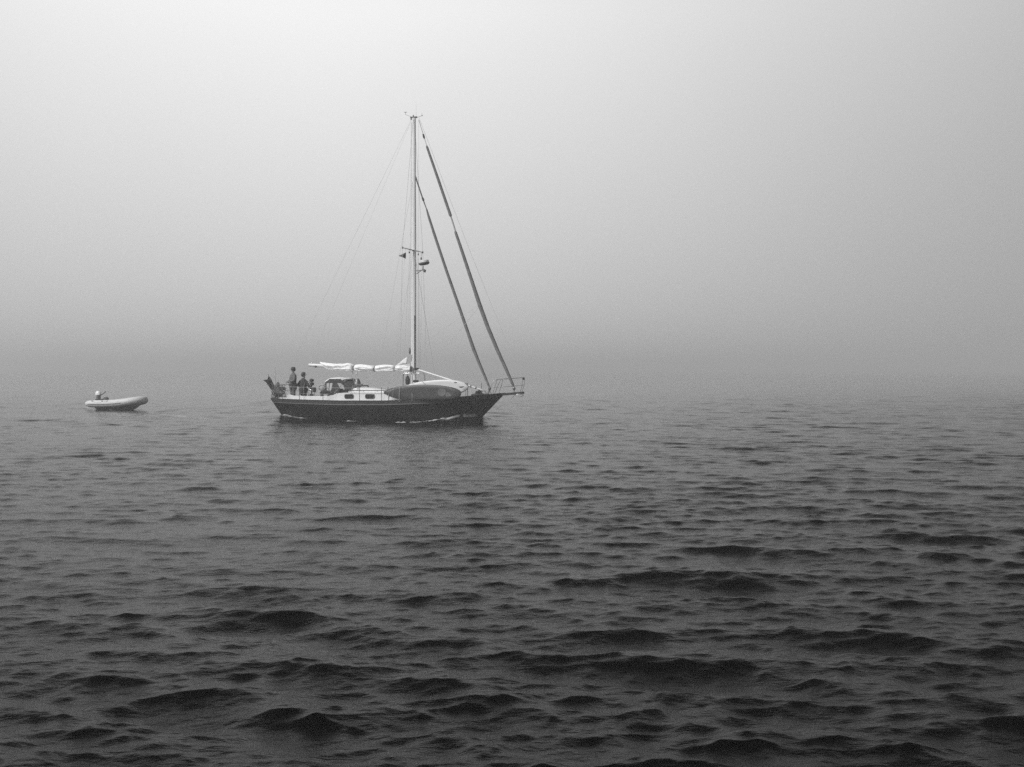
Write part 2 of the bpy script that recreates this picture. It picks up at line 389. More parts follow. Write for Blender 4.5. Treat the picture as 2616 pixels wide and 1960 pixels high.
# cabin trunk: sides tumble home, rounded front
def cabin():
    xa, xf = P(856, 1010, -1.2).x, 1.75
    rows = []
    n = 40
    for i in range(n+1):
        t = i/n; x = xa+(xf-xa)*t
        w_ = min(wsh(x)-.38, 1.25)*(1-.25*sm((t-.72)/.28))
        h = interp(t, [0, .5, .6, .85, 1], [.46, .44, .40, .30, .16])
        z0 = zsh(x)-.13; zt = zsh(x)+h-.13
        if t > .97: zt -= .05
        sec = []
        for s in (-1, 1):
            e_ = [(w_, z0), (w_-.03, zt-.03), (w_-.06, zt)]
            for q in range(1, 6):
                f = 1-q/6; e_.append(((w_-.06)*f, zt+.09*(1-f*f)))
            if s == -1: sec += [Vector((x, -a, z)) for a, z in e_]+[Vector((x, 0, zt+.09))]
            else: sec += [Vector((x, a, z)) for a, z in reversed(e_)]
        rows.append(sec)
    c = MB().loft(rows).build('cabin', M['white'], boat)
    for s in (-1, 1):
        for (pa, pb) in ((882, 903), (935, 957)):
            q0 = P(pa, 1013, s*1.2 if s < 0 else -1.2); q1 = P(pb, 1013, -1.2); xc = (q0.x+q1.x)/2; lw = q1.x-q0.x
            w_ = min(wsh(xc)-.38, 1.25)-.012; zc = P(pa, 1012.8, -1.2).z; hh = .175
            def rr_(lw, hh, r):
                pts = []
                for (cx, cy, a0) in ((lw/2-r, hh/2-r, 0), (-lw/2+r, hh/2-r, 90), (-lw/2+r, -hh/2+r, 180), (lw/2-r, -hh/2+r, 270)):
                    for k in range(5): an = R(a0+22.5*k); pts.append((xc+cx+r*math.cos(an), zc+cy+r*math.sin(an)))
                return pts
            f = MB().prism(rr_(lw+.05, hh+.05, .085), 'y', s*(w_-.03), s*(w_+.014)).build('window', M['frame'], c)
            g = MB().prism(rr_(lw, hh, .07), 'y', s*(w_+.0), s*(w_+.020)).build('pane', M['glass'], c)
        # roof edge moulding and grab rail
        x0, x1 = P(893, 1003, -1.1).x, P(1030, 1003, -1.1).x
        pts = []
        for k in range(13):
            x = x0+(x1-x0)*k/12; w_ = min(wsh(x)-.38, 1.25)-.03; pts.append((x, s*w_, P(893, 1002.5, -1.1).z))
        MB().tube(pts, [.034]*13, 6).build('roof_moulding', M['white'], c)
        pts = [(p[0], s*(abs(p[1])-.22), p[2]+.085) for p in pts]
        gr = MB().tube(pts, .022, 6)
        for k in range(0, 13, 3): gr.tube([pts[k], (pts[k][0], pts[k][1], pts[k][2]-.09)], .018, 6)
        gr.build('grab_rail', M['teak'], c)
    # sea hood over the sliding hatch, rounded lens shape
    rows = []
    x0, x1 = P(903, 990, 0).x, P(990, 990, 0).x; zb = P(903, 1000, 0).z-.02; ztp = P(925, 989.5, 0).z
    for i in range(15):
        t = i/14; x = x0+(x1-x0)*t; hh = (ztp-zb)*interp(t, [0, .06, .2, .55, 1], [.25, .75, 1, .9, .35]); w_ = .52*interp(t, [0, .1, 1], [.92, 1, .9])
        rows.append([Vector((x, -w_, zb-.1)), Vector((x, -w_, zb+hh*.55)), Vector((x, -w_*.86, zb+hh*.85)), Vector((x, -w_*.4, zb+hh)), Vector((x, w_*.4, zb+hh)), Vector((x, w_*.86, zb+hh*.85)), Vector((x, w_, zb+hh*.55)), Vector((x, w_, zb-.1))])
    MB().loft(rows).build('hatch_hood', M['wcanvas'], c)
    fh = MB().rbox((1.15, 0, zsh(1.15)+.32), (.55, .55, .1), .03).build('foredeck_hatch', M['frame'], c)
    for (x, y) in ((.35, .7), (.35, -.7)):
        v_ = MB().tube([(x, y, zsh(x)+.2), (x, y, zsh(x)+.5), (x+.03, y, zsh(x)+.58), (x+.12, y, zsh(x)+.60)], [.05, .05, .06, .085], 10).build('deck_vent', M['teak'], c)
cabin()

# cockpit: coamings, aft deck box, seats
def cockpit():
    c = None
    for s in (-1, 1):
        rows = []
        x0, x1 = P(727, 1010, -.95).x, P(862, 1005, -1.15).x
        for i in range(25):
            t = i/24; x = x0+(x1-x0)*t; w_ = min(wsh(x)-.30, 1.2)
            py = interp(t, [0, .05, .12, .3, .8, .93, 1], [1009, 1008, 1011, 1012, 1012, 1009.5, 1004.5])
            zt = CAM_H-(py-HORIZON)/F_PX*(BY-x*sa-w_*ca)
            z0 = zsh(x)-.13
            rows.append([Vector((x, s*w_, z0)), Vector((x, s*(w_-.02), zt-.02)), Vector((x, s*(w_-.05), zt)), Vector((x, s*(w_-.16), zt)), Vector((x, s*(w_-.2), z0))])
        o = MB().loft(rows).build('cockpit_coaming', M['white'], boat)
        for xx in (P(822, 1000, -1.1).x, P(840, 1000, -1.1).x):
            wn = MB()
            w_ = min(wsh(xx)-.30, 1.2)-.1; zt = 1.13
            prof = [(.085, 0), (.085, .03), (.06, .06), (.055, .12), (.075, .15), (.075, .17), (.03, .175), (.03, .2), (.001, .2)]
            rows = [[Vector((xx+r_*math.cos(a*math.pi/6), s*w_+r_*math.sin(a*math.pi/6), zt+h_)) for a in range(12)] for r_, h_ in prof]
            wn.loft(rows); wn.build('winch', M['black'], o)
    a = MB(); a.rbox((-6.35, 0, .88), (.75, 1.3, .3), .05); a.build('aft_locker', M['white'], boat)
    for s in (-1, 1):
        MB().rbox((-4.6, s*.62, .72), (2.4, .5, .12), .04).build('cockpit_seat', M['teak'], boat)
    MB().box((-4.6, 0, .40), (2.6, 1.9, .05)).build('cockpit_sole', M['deck'], boat)
    # companionway bulkhead and dark wash boards
    x = P(862, 1000, 0).x
    MB().rbox((x+.05, 0, 1.08), (.06, 2.0, .44), .02).build('bulkhead', M['teak'], boat)
    # coiled lines and bags on the coaming, dark
    for (px, py, r_) in ((823, 1004, .09), (834, 1001, .13), (848, 1003, .11), (860, 1001, .12), (872, 1000, .13), (884, 1000, .10)):
        q = P(px, py, -.72)
        b = MB()
        for k in range(3): b.tube([(q.x+r_*math.cos(t*math.pi/7)*(1-.1*k), q.y+.03*k, q.z+.0+r_*.8*math.sin(t*math.pi/7)*(1-.1*k)) for t in range(14)], .028, 6, closed=True)
        b.ell(tuple(q), (r_*.8, .06, r_*.6))
        b.build('coiled_line', M['canvas'], boat)
cockpit()

# dodger over the companionway
def dodger():
    root = None
    # side outline in photo px at the starboard edge
    hoop = []
    K = lambda px: 828+(px-828)*.64
    def sect(x, zt, w_, z0):
        return [Vector((x, -w_, z0)), Vector((x, -w_*.99, z0+(zt-z0)*.72)), Vector((x, -w_*.9, z0+(zt-z0)*.93)), Vector((x, -w_*.6, zt)), Vector((x, 0, zt+.05)), Vector((x, w_*.6, zt)), Vector((x, w_*.9, z0+(zt-z0)*.93)), Vector((x, w_*.99, z0+(zt-z0)*.72)), Vector((x, w_, z0))]
    pts = [(828, 975.5), (832, 970), (841, 966), (850, 965), (870, 966), (888, 966.5), (896, 969)]
    top = []
    for px, py in pts:
        q = P(K(px), py, -.98); top.append((q.x, q.z))
    # white top: shell of thickness .012
    def shell(inset, kk):
        rows = []
        for (x, z) in top:
            z -= inset; w_ = .98-inset
            rows.append([Vector((x, -w_, z-.115+kk)), Vector((x, -w_*.97, z-.07)), Vector((x, -w_*.8, z-.015)), Vector((x, -w_*.4, z+.01)), Vector((x, 0, z+.02)), Vector((x, w_*.4, z+.01)), Vector((x, w_*.8, z-.015)), Vector((x, w_*.97, z-.07)), Vector((x, w_, z-.115+kk))])
        return rows
    a = shell(0, 0); b = shell(.015, .014)
    rows = [ra+rb[::-1] for ra, rb in zip(a, b)]
    root = MB().loft(rows).build('dodger', M['wcanvas'], boat)
    def side(pxs, s, th=.012, y=.985):
        pp = []
        for px, py in pxs:
            q = P(K(px), py, -.98); pp.append((q.x, q.z))
        return pp, s*y, s*(y-th)
    for s in (-1, 1):
        pp, y0, y1 = side([(829, 983), (836, 977), (848, 968.5), (895, 968.5), (901, 974), (904, 984), (893, 979), (858, 979), (838, 979), (837, 989), (834, 987)], s)
        # dark side band split in convex pieces
        for poly in ([(829, 983), (836, 977), (848, 968.3), (850, 979), (838, 979.5), (837, 989), (834, 987)], [(848, 968.3), (895, 968.3), (901, 974), (904, 984), (893, 979), (850, 979)], [(862, 979), (880, 979), (893, 994), (884, 1004), (852, 1005), (857, 995)])[:2 if s > 0 else 3]:
            pp, y0, y1 = side(poly, s)
            MB().prism(pp, 'y', y0, y1).build('side_panel', M['canvas'], root)
        pp, y0, y1 = side([(838, 979), (862, 979), (857, 995), (852, 999), (839, 997)], s, .006)
        MB().prism(pp, 'y', y0, y1).build('side_window', M['clear'], root)
    # windscreen at the front
    q0 = P(K(899), 970, -.98); q1 = P(K(912), 998, -.98)
    MB().add([(q0.x, -.9, q0.z-.08), (q0.x, .9, q0.z-.08), (q1.x, .95, q1.z), (q1.x, -.95, q1.z), (q0.x-.02, -.9, q0.z-.08), (q0.x-.02, .9, q0.z-.08), (q1.x-.02, .95, q1.z), (q1.x-.02, -.95, q1.z)],
             [(0,1,2,3),(7,6,5,4),(0,4,5,1),(3,2,6,7),(0,3,7,4),(1,5,6,2)]).build('windscreen', M['glass'], root)
    for (pa, pb) in (((830, 982), (858, 1004)), ((897, 985), (868, 1005)), ((850, 968), (846, 1003))):
        for s in (-1, 1):
            a_, b_ = P(K(pa[0]), pa[1], -.99), P(K(pb[0]), pb[1], -.99); MB().tube([(a_.x, s*.995, a_.z), (b_.x, s*.995, b_.z)], .013, 6).build('dodger_tube', M['steel'], root)
dodger()

# steering pedestal with wheel
def pedestal():
    q = P(796, 1000, 0)
    b = MB().tube([(q.x, 0, .42), (q.x, 0, 1.05), (q.x, 0, 1.2)], [.09, .075, .10], 12)
    pd = b.build('steering_pedestal', M['black'], boat)
    t = P(797, 981, 0); MB().rbox((t.x, 0, t.z), (.16, .22, .16), .04).build('instrument_pod', M['canvas'], pd)
    t = P(796, 972, 0); MB().ell((t.x, 0, t.z), (.115, .11, .085)).tube([(t.x, 0, t.z-.1), (q.x, 0, 1.2)], .03, 8).build('compass', M['canvas'], pd)
    wz = P(792, 990, 0).z; wx = q.x-.22
    wh = MB().tube([(wx, .42*math.cos(k*math.pi/16), wz-.12+.42*math.sin(k*math.pi/16)) for k in range(32)], .014, 6, closed=True)
    for k in range(6): wh.tube([(wx, 0, wz-.12), (wx, .42*math.cos(k*math.pi/3), wz-.12+.42*math.sin(k*math.pi/3))], .009, 6)
    wh.tube([(wx-.03, 0, wz-.12), (q.x, 0, wz-.12)], .03, 8); wh.build('steering_wheel', M['steel'], pd)
    g = MB().tube([(q.x+.1, -.13, .45), (q.x+.1, -.13, 1.3), (q.x+.1, 0, 1.4), (q.x+.1, .13, 1.3), (q.x+.1, .13, .45)], .014, 6); g.build('pedestal_guard', M['steel'], pd)
    t = P(803, 993, -.3); MB().rbox((t.x, t.y, t.z-.05), (.1, .3, .24), .04).build('cockpit_table', M['teak'], pd)
pedestal()

# ---------------------------------------------------------------- spars and rigging
MT = P(1058, 300, 0)
def spars():
    top = MT.z; rows = []
    zs_ = [zsh(0)-.1, 2.0, 5, 9, 11.5, 13.2, top-.03]
    b = MB()
    ring = []
    for z in zs_:
        k = 1.0 if z < 11 else .86
        ring.append([Vector((.112*k*math.cos(a), .075*k*math.sin(a), z)) for a in [2*math.pi*i/16 for i in range(16)]])
    b.loft(ring); mast = b.build('mast', M['alu'], boat)
    # mast track and lower dark sleeve along the leading edge, running rigging beside it
    MB().box((-.118, 0, (2+top)/2), (.014, .02, top-2.4)).build('sail_track', M['alu'], mast)
    MB().tube([P(1059.5, 806, -.08), P(1059.5, 940, -.08)], .022, 6).build('conduit', M['black'], mast)
    MB().rbox((.0, 0, top), (.34, .11, .07), .02).build('masthead_plate', M['frame'], mast)
    c = MB().rbox(tuple(P(1051, 304, 0)), (.1, .05, .08), .02).tube([P(1051, 303, 0), P(1056, 300, 0)], .015, 6); c.build('masthead_sheave', M['frame'], mast)
    a = MB().tube([P(1056, 300, 0), P(1056, 294, 0)], .025, 6); a.build('masthead_light', M['frame'], mast)
    a = MB().tube([P(1066, 300, 0), P(1078, 296, 0), P(1078, 290, 0)], .008, 6); a.add([P(1076, 297, 0), P(1081, 296, 0), P(1078, 294, .03)], [(0, 1, 2)]); a.build('wind_vane', M['black'], mast)
    a = MB().tube([P(1052, 299, 0), P(1036, 293, 0), P(1036, 288, 0)], .007, 6)
    for k in range(3): a.ell(tuple(P(1036, 287, 0)+Vector((.05*math.cos(k*2.1), .05*math.sin(k*2.1), 0))), (.022, .022, .018), 6, 4)
    a.build('anemometer', M['black'], mast)
    MB().tube([P(1063, 300, 0), P(1063, 262, 0)], [.006, .003], 5).build('antenna', M['white'], mast)
    # spreaders
    zsp = P(1058, 640, 0).z
    for s in (-1, 1):
        rows = []
        for t in (0, .5, 1):
            y = s*(.06+1.16*t); r_ = .05*(1-.5*t)
            rows.append([Vector((r_*1.3*math.cos(a)-.05*t, y, zsp+.02*t+r_*.45*math.sin(a))) for a in [2*math.pi*i/10 for i in range(10)]])
        sp = MB().loft(rows).ell((-.05, s*1.22, zsp+.02), (.04, .03, .06), 8, 6).build('spreader', M['frame'], mast)
        bl = MB()
        bl.tube([(0, s*.55, zsp), (0, s*.55, zsp-.1)], .006, 5).ell((0, s*.55, zsp-.14), (.035, .025, .05), 8, 6); bl.build('flag_block', M['black'], mast)
    # radar on its bracket ahead of the mast
    rc = P(1083, 671, -.05)
    tilt = Matrix.Rotation(R(-9), 3, 'Y')
    ra = MB(); prof = [(.15, -.1), (.21, -.06), (.245, -.02), (.24, .04), (.225, .09), (.16, .11), (.01, .115)]
    ra.loft([[rc+tilt @ Vector((r_*math.cos(a), r_*math.sin(a), h_)) for a in [2*math.pi*i/18 for i in range(18)]] for r_, h_ in prof])
    ra.build('radar_dome', M['radar'], mast)
    band = MB(); band.loft([[rc+tilt @ Vector((r_*math.cos(a), r_*math.sin(a), h_)) for a in [2*math.pi*i/18 for i in range(18)]] for r_, h_ in ((.2, -.1), (.252, -.065), (.252, -.01), (.246, -.005))]); band.build('radar_base', M['frame'], mast)
    br = MB().tube([P(1081, 680, -.03), P(1080, 690, 0), P(1063, 692, 0)], .025, 6).tube([P(1081, 688, 0), P(1064, 700, 0)], .018, 6); br.build('radar_bracket', M['frame'], mast)
    dl = MB().tube([P(1080, 689, 0), P(1084, 692, 0)], .02, 6).tube([P(1086, 689, 0), P(1083, 695, 0)], [.06, .075], 10); dl.build('deck_floodlight', M['frame'], mast)
    MB().tube([P(1076, 645, 1.0), P(1076, 657, 1.0)], .006, 5).ell(tuple(P(1076, 661, 1.0)), (.04, .04, .07), 8, 6).build('hanging_lamp', M['black'], mast)
    # winches and collar at the foot
    for (px, py) in ((1051, 940), (1051, 946), (1062, 943)):
        q = P(px, py, -.12); MB().tube([(q.x, -.08, q.z), (q.x, -.2, q.z)], [.07, .06], 10).build('mast_winch', M['black'], mast)
    MB().rbox(tuple(P(1062, 974, -.3)), (.28, .12, .1), .03).build('halyard_rack', M['black'], mast)
    # boom
    g = P(1050, 949, 0); e_ = P(789, 932.5, 0)
    bm_ = MB(); rows = []
    for t in (0, .02, .5, .985, 1):
        q = g.lerp(e_, t); k = 1 if .01 < t < .99 else .85
        rows.append([Vector((q.x, .055*k*math.cos(a), q.z+.075*k*math.sin(a))) for a in [2*math.pi*i/12 for i in range(12)]])
    boom = bm_.loft(rows).build('boom', M['alu'], boat)
    MB().ell(tuple(P(797, 929.5, 0)), (.05, .03, .06), 8, 6).build('outhaul_block', M['steel'], boom)
    MB().ell(tuple(P(806, 937, -.05)), (.07, .03, .05), 8, 6).build('sheet_block', M['black'], boom)
    # mainsheet tackle down to the cabin top
    ms = MB()
    for (a, b) in (((900, 950), (907, 985)), ((906, 950), (911, 985)), ((911, 950), (913, 987))): ms.tube([P(*a, 0), P(*b, 0)], .008, 5)
    for q in ((900, 952), (911, 954), (911, 974), (910, 979)): ms.ell(tuple(P(*q, 0)), (.05, .04, .08), 8, 6)
    ms.build('mainsheet', M['rope'], boat)
    tv = MB(); a = P(902, 985, -.6); b = P(924, 989, -.6)
    tv.tube([(a.x+.1, -.95, a.z-.25), (a.x+.1, -.85, a.z-.02), (a.x+.1, .85, a.z-.02), (a.x+.1, .95, a.z-.25)], .03, 6); tv.rbox((a.x+.15, -.1, a.z+.02), (.2, .2, .08)); tv.build('mainsheet_traveller', M['frame'], boat)
    # whisker pole stowed from mast to foredeck
    a = P(1069, 945, -.25); b = P(1233, 997, -.62)
    wp = MB().tube([a, a.lerp(b, .03), a.lerp(b, .5), a.lerp(b, .965), b], [.025, .04, .042, .04, .02], 10).build('whisker_pole', M['white'], boat)
    MB().rbox(tuple(P(1066, 942, -.15)), (.14, .08, .08), .02).build('pole_cup', M['black'], wp)
    for t in (.82, .9): q = a.lerp(b, t); MB().tube([q-Vector((.04, 0, -.01)), q+Vector((.04, 0, -.01))], .05, 8).build('pole_fitting', M['frame'], wp)
    # stowed mainsail
    pxs = [818, 821, 828, 838, 850, 858, 863, 868, 878, 888, 897, 903, 905, 907, 912, 922, 935, 948, 956, 958, 960, 968, 985, 998, 1007, 1009.5, 1012, 1020, 1030, 1040, 1050]
    tp = [924.5, 925, 926, 927.5, 928.5, 929.5, 930, 929, 929.5, 927.5, 929, 932, 933.5, 933, 931.5, 930.5, 932, 934, 935, 936.5, 935, 933, 931.5, 932.5, 934, 935.5, 934, 933, 932.5, 932, 932]
    bt = [926.5, 932, 939, 944, 948, 948, 947, 946.5, 947.5, 948, 948, 946, 945, 946, 948, 949.5, 950, 950, 949, 948, 949, 950, 949, 948, 948, 947.5, 948, 949, 950, 950, 948]
    b = MB(); rows = []; NS = 28; prev = None
    fine = np.concatenate([np.linspace(pxs[i], pxs[i+1], 6)[:-1] for i in range(len(pxs)-1)]+[[pxs[-1]]])
    for px in fine:
        T = P(px, interp(px, pxs, tp), 0); B = P(px, interp(px, pxs, bt), 0)
        hz = (T.z-B.z)/2; cz = (T.z+B.z)/2; ww = min(.17, hz*.95+.02)
        tie = min(abs(px-q) for q in (905, 958, 1009.5)); pin = 1-.22*math.exp(-(tie/3)**2)
        ring = []
        for k in range(NS):
            a = 2*math.pi*k/NS
            n_ = mnoise.noise(Vector((T.x*1.3+.35*a, math.cos(a)*1.6, math.sin(a)*1.6+5)))*.42 + mnoise.noise(Vector((T.x*4.2, math.cos(a)*3.4+2, math.sin(a)*3.4+T.x*1.1)))*.30
            f = 1+n_*(1-.6*math.exp(-(tie/3)**2))
            ca_ = math.copysign(abs(math.cos(a))**.6, math.cos(a))
            ring.append(Vector((T.x+.02*n_, ww*pin*f*ca_, cz+hz*(1+.35*n_*abs(math.cos(a)))*math.sin(a))))
        rows.append(ring)
    ms = b.loft(rows).build('furled_mainsail', M['sail'], boat)
    for px in (905, 958, 1009.5):
        T = P(px, interp(px, pxs, tp), 0); B = P(px+.6, interp(px, pxs, bt)+.8, 0); cz = (T.z+B.z)/2; hz = (T.z-B.z)/2
        MB().tube([(T.x+.03*math.sin(k*math.pi/8), .15*math.cos(k*math.pi/8), cz+hz*1.06*math.sin(k*math.pi/8)) for k in range(16)], .02, 6, closed=True).build('sail_tie', M['strap'], ms)
    # head of the sail pulled up to the mast
    hd = MB(); hp = [(1012, 933.5), (1019, 928), (1028, 920), (1040, 912), (1038.5, 919), (1037, 928.5), (1030, 927), (1022, 931)]
    rows = []
    n = len(hp); f = [P(px, py, -.10) for px, py in hp]; bk = [P(px, py, .05) for px, py in hp]; cen = P(1031, 923, -.106)
    hd.add(f+bk+[cen], [(i, (i+1) % n, n+(i+1) % n, n+i) for i in range(n)]+[(2*n, (i+1) % n, i) for i in range(n)]+[tuple(range(n, 2*n))])
    hd.build('sail_head', M['sail'], ms, smooth=False)
    hp = [(1041, 916), (1046, 909), (1053, 906), (1052, 916), (1046, 924), (1048, 934), (1036, 938), (1036, 929), (1039, 926)]
    n = len(hp); f = [P(px, py, -.07) for px, py in hp]; bk = [P(px, py, .06) for px, py in hp]; cen = P(1044, 922, -.073)
    MB().add(f+bk+[cen], [(i, (i+1) % n, n+(i+1) % n, n+i) for i in range(n)]+[(2*n, (i+1) % n, i) for i in range(n)]+[tuple(range(n, 2*n))]).build('sail_luff', M['pale_furled'], ms, smooth=False)
    MB().tube([P(1047, 888, 0), P(1047, 898, 0), P(1047, 905, 0)], [.02, .045, .03], 6).build('head_shackle', M['black'], ms)
spars()

def rigging():
    def stay(name, pts, r_, m='wire', lat=None):
        return MB().tube([P(px, py, l_) for px, py, l_ in pts], r_, 6).build(name, M[m], boat)
    # standing rigging
    zsp = P(1058, 640, 0).z; mh = MT.z-.1
    def line(name, pts, r_, m='wire'): return MB().tube(pts, r_, 6).build(name, M[m], boat)
    for s in (-1, 1):
        line('cap_shroud', [(0, s*.08, mh), (-.05, s*1.24, zsp+.02), (0, s*1.72, zsh(0))], .007)
        line('lower_shroud', [(0, s*.08, zsp-.1), (-.55, s*1.66, zsh(-.5))], .007)
        line('lower_shroud', [(0, s*.08, zsp-.1), (.6, s*1.66, zsh(.5))], .007)
        line('running_backstay', [(-.03, s*.06, 11.1), (-1.3, s*1.66, zsh(-1.3))], .005)
        line('flag_halyard', [(0, s*.98, zsp), (-.35, s*1.7, zsh(-.3))], .004, 'rope')
        for (x, y, z) in ((0, s*1.72, zsh(0)), (-.55, s*1.66, zsh(-.5)), (.6, s*1.66, zsh(.6))):
            line('turnbuckle', [(x, y, z-.05), (x, y*.995, z+.32)], .02, 'steel')
    stay('backstay', [(1051, 305, 0), (706, 1012, 0)], .004)
    stay('topping_lift', [(1052, 306, .03), (809, 884, 0), (790, 931, 0)], .0035, 'rope')
    stay('topping_lift_tackle', [(809, 882, 0), (808.2, 886, 0)], .012, 'rope')
    stay('forestay', [(1070, 300, 0), (1100, 378, 0), (1142, 490, 0), (1200, 640, 0), (1262, 795, 0), (1303, 893, 0), (1336, 968, 0)], .007)
    stay('halyard', [(1069, 305, .05), (1069.5, 420, .05), (1068, 640, .05), (1072, 800, .1), (1075, 955, .2)], .004, 'rope')
    stay('halyard', [(1050, 310, -.05), (1049, 600, -.05), (1047, 800, -.1), (1047, 900, -.05)], .005, 'rope')
    stay('halyard', [(1049, 640, -.1), (1044, 800, -.2), (1040, 950, -.4)], .004, 'rope')
    stay('halyard', [(1068, 660, .1), (1069, 800, .2), (1071, 965, .25)], .005, 'rope')
    stay('pole_lift', [(1227, 778, 0), (1160, 822, -.1), (1083, 876, -.2), (1086, 950, -.3)], .006, 'rope')
    stay('sheet', [(1227, 780, 0), (1170, 850, -.4), (1118, 906, -.8)], .008, 'rope')
    stay('sheet', [(1207, 893, 0), (1150, 915, -.4), (1085, 945, -.9)], .007, 'rope')
    # furled headsails
    def furl(pts, bits):
        xs = [p[1] for p in pts]; X = [p[0] for p in pts]; rs = [p[2]/55/2 for p in pts]
        ys = np.linspace(xs[0], xs[-1], 90)
        path = []; rad = []
        for i, y in enumerate(ys):
            path.append(P(float(np.interp(y, xs, X)), float(y), 0)); rad.append(float(np.interp(y, xs, rs))*(1+.04*mnoise.noise(Vector((i*.35, 1, 2)))))
        o = MB().tube(path, rad, 12).build('furled_headsail', M['furled'], boat)
        return o
    # outer genoa
    g = furl([(1090, 372, 3), (1091, 376, 6), (1120, 460, 7.2), (1151, 551, 7.5), (1152, 553.5, 4)], None)
    MB().tube([P(1151, 551, 0), P(1157.5, 571, 0), P(1164, 593, 0)], .035, 10).build('genoa_gap', M['pale_furled'], g)
    lo = [(1163, 591, 5), (1164, 594, 7), (1180, 641, 8), (1205, 717, 9), (1225, 778, 10.5), (1245, 833, 10), (1270, 893, 9), (1295, 948, 8), (1311, 985, 6.5), (1312, 989, 3)]
    xs = [p[1] for p in lo]; ys = np.linspace(591, 989, 110)
    MB().tube([P(float(np.interp(y, xs, [p[0] for p in lo])), float(y), 0) for y in ys], [float(np.interp(y, xs, [p[2] for p in lo]))/110*(1+.05*mnoise.noise(Vector((i*.35, 5, 2)))) for i, y in enumerate(ys)], 12).build('sail_roll', M['furled'], g)
    MB().tube([P(1070, 307, 0), P(1081, 343, 0), P(1090, 372, 0)], .018, 6).build('luff_foil', M['wire'], g)
    MB().tube([P(1081, 343, 0), P(1083, 350, 0), P(1084, 354, 0)], [.04, .05, .035], 8).build('halyard_swivel', M['black'], g)
    MB().tube([P(1312, 988, 0), P(1313, 992, 0), P(1313.5, 998, 0)], [.03, .085, .03], 12).tube([P(1313.5, 996, 0), P(1314, 1003, 0)], .02, 6).build('furling_drum', M['steel'], g)
    MB().tube([P(1223, 778, 0), P(1229, 781, 0)], .04, 8).build('clew', M['frame'], g)
    # inner staysail
    st = furl([(1090, 535, 4), (1095, 553, 6), (1110, 600, 7), (1140, 690, 7.3), (1170, 776, 7.6), (1200, 863, 8.4), (1209, 890, 9), (1225, 930, 7.6), (1240, 965, 6.5), (1249, 987, 5), (1250, 989, 3)], None)
    MB().tube([P(1062, 452, 0), P(1066, 466, 0), P(1080, 508, 0), P(1091, 538, 0)], [.035, .035, .032, .022], 8).build('luff_foil', M['frame'], st)
    MB().tube([P(1079, 505, 0), P(1081.5, 511, 0), P(1082.5, 514, 0)], [.04, .055, .03], 8).build('halyard_swivel', M['black'], st)
    MB().tube([P(1250, 988, 0), P(1251, 993, 0), P(1251, 998, 0)], [.03, .08, .03], 12).build('furling_drum', M['black'], st)
    z = P(1251, 997, 0)
    for (dx, dy) in ((-.12, -.12), (-.12, .12), (.14, 0)): MB().tube([z, (z.x+dx, dy, zsh(z.x)-.08)], .016, 6).build('drum_bracket', M['frame'], st)
rigging()

